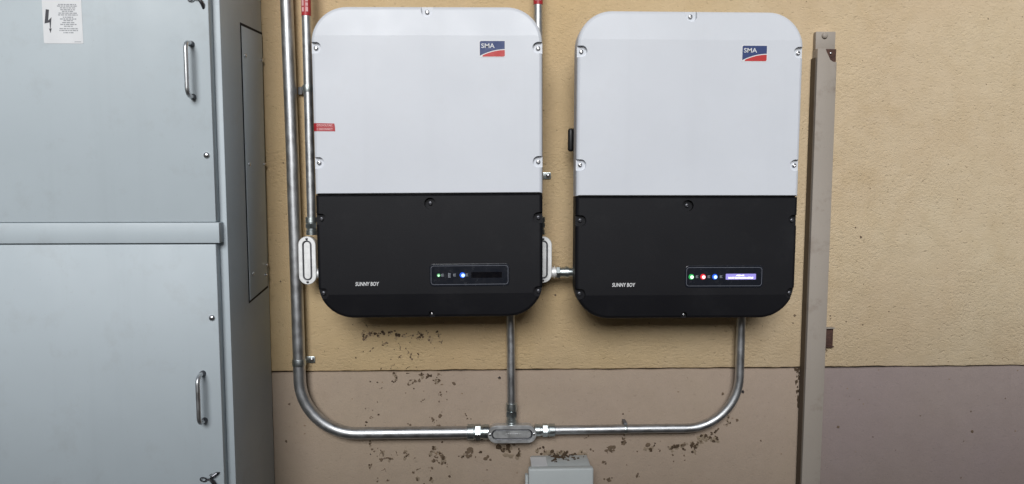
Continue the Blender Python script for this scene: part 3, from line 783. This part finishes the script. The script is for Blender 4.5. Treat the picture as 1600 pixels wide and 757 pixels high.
dark, midm, pale, hole, halo, halo_low = [bmesh.new() for _ in range(6)]
A = (540, 500)
for p, w_ in (([(200, 130), (215, 165), (205, 205), (235, 222), (252, 190), (280, 165), (300, 190)], 16), ([(270, 155), (310, 160), (345, 160), (380, 185), (410, 160), (440, 150), (450, 178)], 16),
              ([(510, 150), (545, 150), (575, 128)], 16), ([(512, 155), (510, 180)], 10), ([(595, 200), (625, 195), (630, 172), (600, 175)], 18), ([(665, 190), (690, 178), (715, 178)], 14),
              ([(850, 155), (890, 165), (915, 190), (880, 185)], 18), ([(850, 200), (842, 235)], 10), ([(865, 200), (872, 240)], 9), ([(960, 130), (965, 158)], 12), ([(1050, 155), (1075, 140), (1110, 180), (1105, 200)], 12),
              ([(985, 205), (1005, 215), (990, 235)], 20), ([(435, 300), (465, 275), (490, 260), (500, 290)], 9), ([(612, 458), (640, 440), (665, 430)], 11), ([(775, 395), (772, 460)], 10), ([(770, 462), (785, 465)], 12), ([(860, 400), (862, 440)], 10),
              ([(720, 578), (748, 552)], 8)): stroke(dark, A, S, p, w_)
for p, w_ in (([(760, 250), (762, 285)], 14), ([(1005, 265), (1030, 285)], 14), ([(1090, 265), (1130, 265), (1140, 245)], 12), ([(730, 190), (785, 185), (780, 210)], 12), ([(640, 300), (652, 365)], 6), ([(280, 380), (320, 335)], 8),
              ([(710, 340), (735, 370), (730, 410)], 10), ([(535, 580), (545, 545), (575, 530)], 7), ([(215, 20), (260, 90)], 5)): stroke(midm, A, S, p, w_, 0.0008)
for x, y, r in ((85, 55, 6), (120, 450, 10), (210, 378, 7), (325, 335, 8), (435, 262, 6), (575, 352, 6), (625, 280, 6), (535, 468, 7), (420, 580, 9), (838, 560, 6), (760, 268, 7), (1275, 455, 6), (1050, 480, 4), (395, 470, 5)): spot(dark if r > 6 else midm, A, S, x, y, r)
B = (540, 580)
for p, w_ in (([(560, 35), (600, 25)], 8), ([(588, 30), (592, 80), (598, 120)], 12), ([(550, 125), (600, 125)], 11), ([(715, 30), (755, 35)], 12), ([(865, 35), (905, 45), (900, 70)], 16), ([(905, 25), (900, 60)], 12), ([(940, 85), (975, 60), (1025, 55)], 16), ([(960, 35), (985, 75)], 10), ([(1090, 140), (1110, 95)], 14), ([(1035, 110), (1060, 105)], 12)): stroke(dark, B, S, p, w_)
for p, w_ in (([(735, 155), (765, 115), (810, 100)], 9), ([(745, 160), (790, 155), (830, 120), (875, 105)], 14), ([(1075, 60), (1100, 30), (1125, 50)], 9), ([(1070, 150), (1095, 120)], 10), ([(1280, 140), (1285, 170)], 13), ([(885, 360), (930, 345)], 9), ([(1100, 285), (1115, 250), (1135, 300)], 11), ([(1105, 545), (1125, 515), (1145, 500)], 15), ([(1000, 560), (1030, 570), (1045, 605)], 13), ([(735, 625), (760, 640)], 17), ([(280, 560), (320, 548)], 10), ([(410, 215), (430, 195)], 7), ([(1135, 155), (1150, 170)], 9), ([(1090, 645), (1125, 655)], 12)): stroke(midm, B, S, p, w_, 0.0008)
for x, y, r in ((290, 125, 8), (375, 135, 8), (375, 368, 7), (390, 515, 11), (245, 605, 12), (235, 645, 8), (235, 445, 7), (320, 465, 7), (805, 208, 8), (710, 260, 5), (1195, 245, 7), (1200, 340, 6), (1105, 362, 7), (1075, 585, 5), (300, 540, 6), (925, 240, 5)): spot(dark if r > 7 else midm, B, S, x, y, r)
D_ = (560, 680); S2 = 8.0
for p, w_ in (([(140, 85), (148, 130)], 12), ([(285, 185), (298, 220)], 15), ([(305, 230), (318, 260)], 9), ([(380, 305), (425, 295), (410, 262)], 14), ([(590, 205), (625, 245), (575, 285)], 15), ([(895, 260), (910, 220), (935, 180), (960, 145)], 16), ([(1030, 100), (1045, 95)], 14), ([(985, 225), (1005, 222)], 14), ([(1050, 290), (1085, 330)], 22), ([(920, 320), (945, 318)], 12), ([(135, 430), (145, 385), (168, 372)], 12), ([(890, 545), (905, 575), (930, 550)], 15), ([(730, 530), (735, 570)], 17), ([(1295, 275), (1320, 268)], 11), ([(1335, 230), (1340, 225)], 12)): stroke(dark, D_, S2, p, w_)
for p, w_ in (([(175, 165), (210, 215)], 15), ([(240, 260), (255, 258)], 10), ([(270, 290), (300, 330)], 22), ([(310, 295), (390, 290)], 11), ([(470, 205), (480, 245)], 11), ([(600, 225), (610, 255)], 20), ([(940, 325), (1000, 320), (1060, 360)], 22), ([(955, 265), (985, 285), (1060, 255)], 16), ([(940, 180), (980, 165)], 12), ([(1350, 200), (1410, 190), (1415, 250), (1360, 240), (1385, 265)], 24), ([(1105, 370), (1110, 400)], 12), ([(885, 405), (925, 410), (910, 445)], 14), ([(690, 300), (710, 285)], 6), ([(725, 435), (770, 420)], 6), ([(290, 440), (340, 438)], 11), ([(235, 580), (245, 550)], 12), ([(370, 580), (385, 565)], 12)): stroke(midm, D_, S2, p, w_, 0.0009)
for x, y, r in ((240, 168, 6), (685, 470, 15), (1140, 520, 14), (1465, 275, 7), (820, 612, 10)): spot(midm, D_, S2, x, y, r)
for x, y, r in ((150, 243, 12), (995, 222, 10), (1525, 215, 13)): spot(hole, D_, S2, x, y, r * 0.7, h=0.0004)
for p, w_ in (([(965, 255), (1050, 215)], 16), ([(975, 200), (1035, 225)], 10)): stroke(pale, D_, S2, p, w_, 0.0008)
E_ = (930, 640); S3 = 6.47
for p, w_ in (([(745, 385), (770, 405), (800, 375), (840, 370), (880, 365), (915, 340)], 17), ([(890, 375), (908, 420)], 11), ([(985, 340), (1010, 375), (1040, 345), (1075, 330), (1060, 290), (1100, 270), (1145, 275)], 19), ([(1000, 380), (1003, 435)], 13), ([(1150, 285), (1185, 320), (1230, 310), (1215, 285)], 16), ([(1160, 245), (1210, 235), (1245, 190)], 12), ([(530, 370), (570, 400)], 30), ([(595, 380), (608, 345)], 8), ([(1310, 155), (1370, 140)], 11), ([(1340, 120), (1345, 60)], 9), ([(285, 290), (290, 370)], 17)): stroke(dark, E_, S3, p, w_)
for p, w_ in (([(115, 380), (170, 370), (180, 410), (130, 420), (150, 395)], 20), ([(285, 280), (310, 320)], 18), ([(85, 520), (115, 550)], 11), ([(410, 650), (450, 660)], 20), ([(100, 700), (150, 720)], 18), ([(640, 400), (655, 425)], 14), ([(1150, 300), (1120, 310)], 14)): stroke(midm, E_, S3, p, w_, 0.0008)
for x, y, r in ((785, 462, 9), (900, 468, 9), (320, 562, 5), (280, 48, 6), (905, 515, 6), (425, 425, 7), (795, 525, 6)): spot(midm, E_, S3, x, y, r)
F_ = (700, 620); S4 = 5.333
for p, w_ in (([(740, 455), (750, 430), (800, 425), (820, 460), (770, 470)], 12), ([(850, 465), (900, 470), (960, 465), (1010, 480), (1060, 478), (1110, 470), (1135, 480)], 17), ([(595, 440), (592, 500), (580, 505)], 14), ([(430, 425), (500, 445), (520, 420), (470, 455), (540, 430)], 30)): stroke(dark, F_, S4, p, w_)
for p, w_ in (([(150, 455), (190, 440), (185, 475), (170, 490)], 18), ([(1330, 420), (1370, 420), (1365, 455), (1335, 450)], 18), ([(1190, 450), (1215, 450)], 16), ([(320, 505), (345, 510)], 14), ([(150, 170), (185, 185)], 18), ([(1300, 540), (1310, 555)], 12), ([(1140, 355), (1165, 335)], 8), ([(1320, 690), (1360, 690)], 18), ([(1575, 640), (1590, 655)], 14), ([(320, 600), (330, 610)], 9), ([(1460, 330), (1470, 410)], 16)): stroke(midm, F_, S4, p, w_, 0.0009)
for x, y, r in ((270, 463, 12), (125, 500, 9), (12, 665, 10), (1460, 145, 6), (145, 145, 5), (230, 505, 5), (90, 497, 5)): spot(dark, F_, S4, x, y, r)
G = (0, 0)
for x, y, r in ((898, 344, 1.2), (898, 338, 1.0), (868, 461, 1.6), (1242, 493, 2.0), (1345, 371, 2.2), (1337, 356, 1.4), (1520, 675, 2.2), (1310, 668, 2.0), (447, 690, 1.8), (452, 632, 1.6), (462, 540, 1.6), (1322, 503, 1.1), (1297, 494, 1.3), (1298, 498, 1.2), (1389, 487, 1.0), (1348, 508, 1.0), (780, 592, 1.4), (1130, 616, 2.0), (1152, 657, 1.8), (1189, 689, 1.4), (874, 435, 1.0), (1442, 283, 0.9), (443, 255, 1.2), (438, 440, 1.5), (447, 112, 1.0), (1416, 366, 0.8)): spot(midm, G, 1.0, x, y, r)
for x, y, r in ((780, 591, 1.8), (1161, 613, 2.3)): spot(hole, G, 1.0, x, y, r, h=0.0004)
for _ in range(260):    # faint scattered flecks all over the wall
    x = rm.uniform(-0.43, 1.7); z = rm.uniform(0.6, 1.95); r = rm.uniform(0.0008, 0.0022)
    blob(pale if rm.random() < 0.6 else midm, x, 0.0, z, r, rm.uniform(0.8, 1.8), 1.0, rm.uniform(0, 3), 0.0006, 6)
# dirt lying on top of the junction box
for _ in range(70):
    x = rm.gauss(0.325, 0.024); y = -0.004 - abs(rm.gauss(0, 0.022))
    if 0.293 < x < 0.398 and y > -0.08:
        r = rm.uniform(0.0015, 0.0055); n0 = len(dark.verts); blob(dark, 0, 0, 0, r, rm.uniform(0.7, 1.8), 1.0, rm.uniform(0, 3), 0.002, 7)
        dark.verts.ensure_lookup_table()
        for v in dark.verts[n0:]: v.co = Vector((x + v.co.x, y + v.co.z, 0.7188 - v.co.y))
for bm_, nm, mt, lbl in ((dark, 'mud_traces', 'mud_dark', 'dark brown insect mud traces scattered on the lower wall'), (midm, 'mud_smears', 'mud_mid', 'fainter brown mud smears scattered over the wall'), (pale, 'pale_flecks', 'mud_pale', 'pale flecks of old mud on the wall'), (halo, 'brown_halos', 'mud_halo', 'faint brown smudges round the mud traces above the wall joint'), (halo_low, 'brown_halos', 'mud_halo_low', 'faint brown smudges round the mud traces below the wall joint'), (hole, 'drill_holes', 'hole_black', 'small dark drill holes in the lower wall')):
    tag(finish(nm, bm_, mt), lbl, nm.replace('_', ' ').rstrip('s') if nm != 'mud_traces' else 'mud', kind='stuff')
# rust run-off beside the post
bm = bmesh.new()
for k in range(26):
    q = at(1247 + rm.gauss(0, 1.6), 575 + rm.random() ** 1.2 * 60, 0.0); blob(bm, q.x, 0.0, q.z, rm.uniform(0.002, 0.0055), 0.7, 1.5, 0, 0.001, 7)
for k in range(16):
    q = at(1289 + rm.gauss(0, 2.0), 545 + rm.random() * 12, 0.0); blob(bm, q.x, 0.0, q.z, rm.uniform(0.001, 0.0032), 0.7, 1.5, 0, 0.001, 7)
tag(finish('rust_stains', bm, 'mud_dark'), 'brown rust stains on the wall along the post', 'rust stain', kind='stuff')
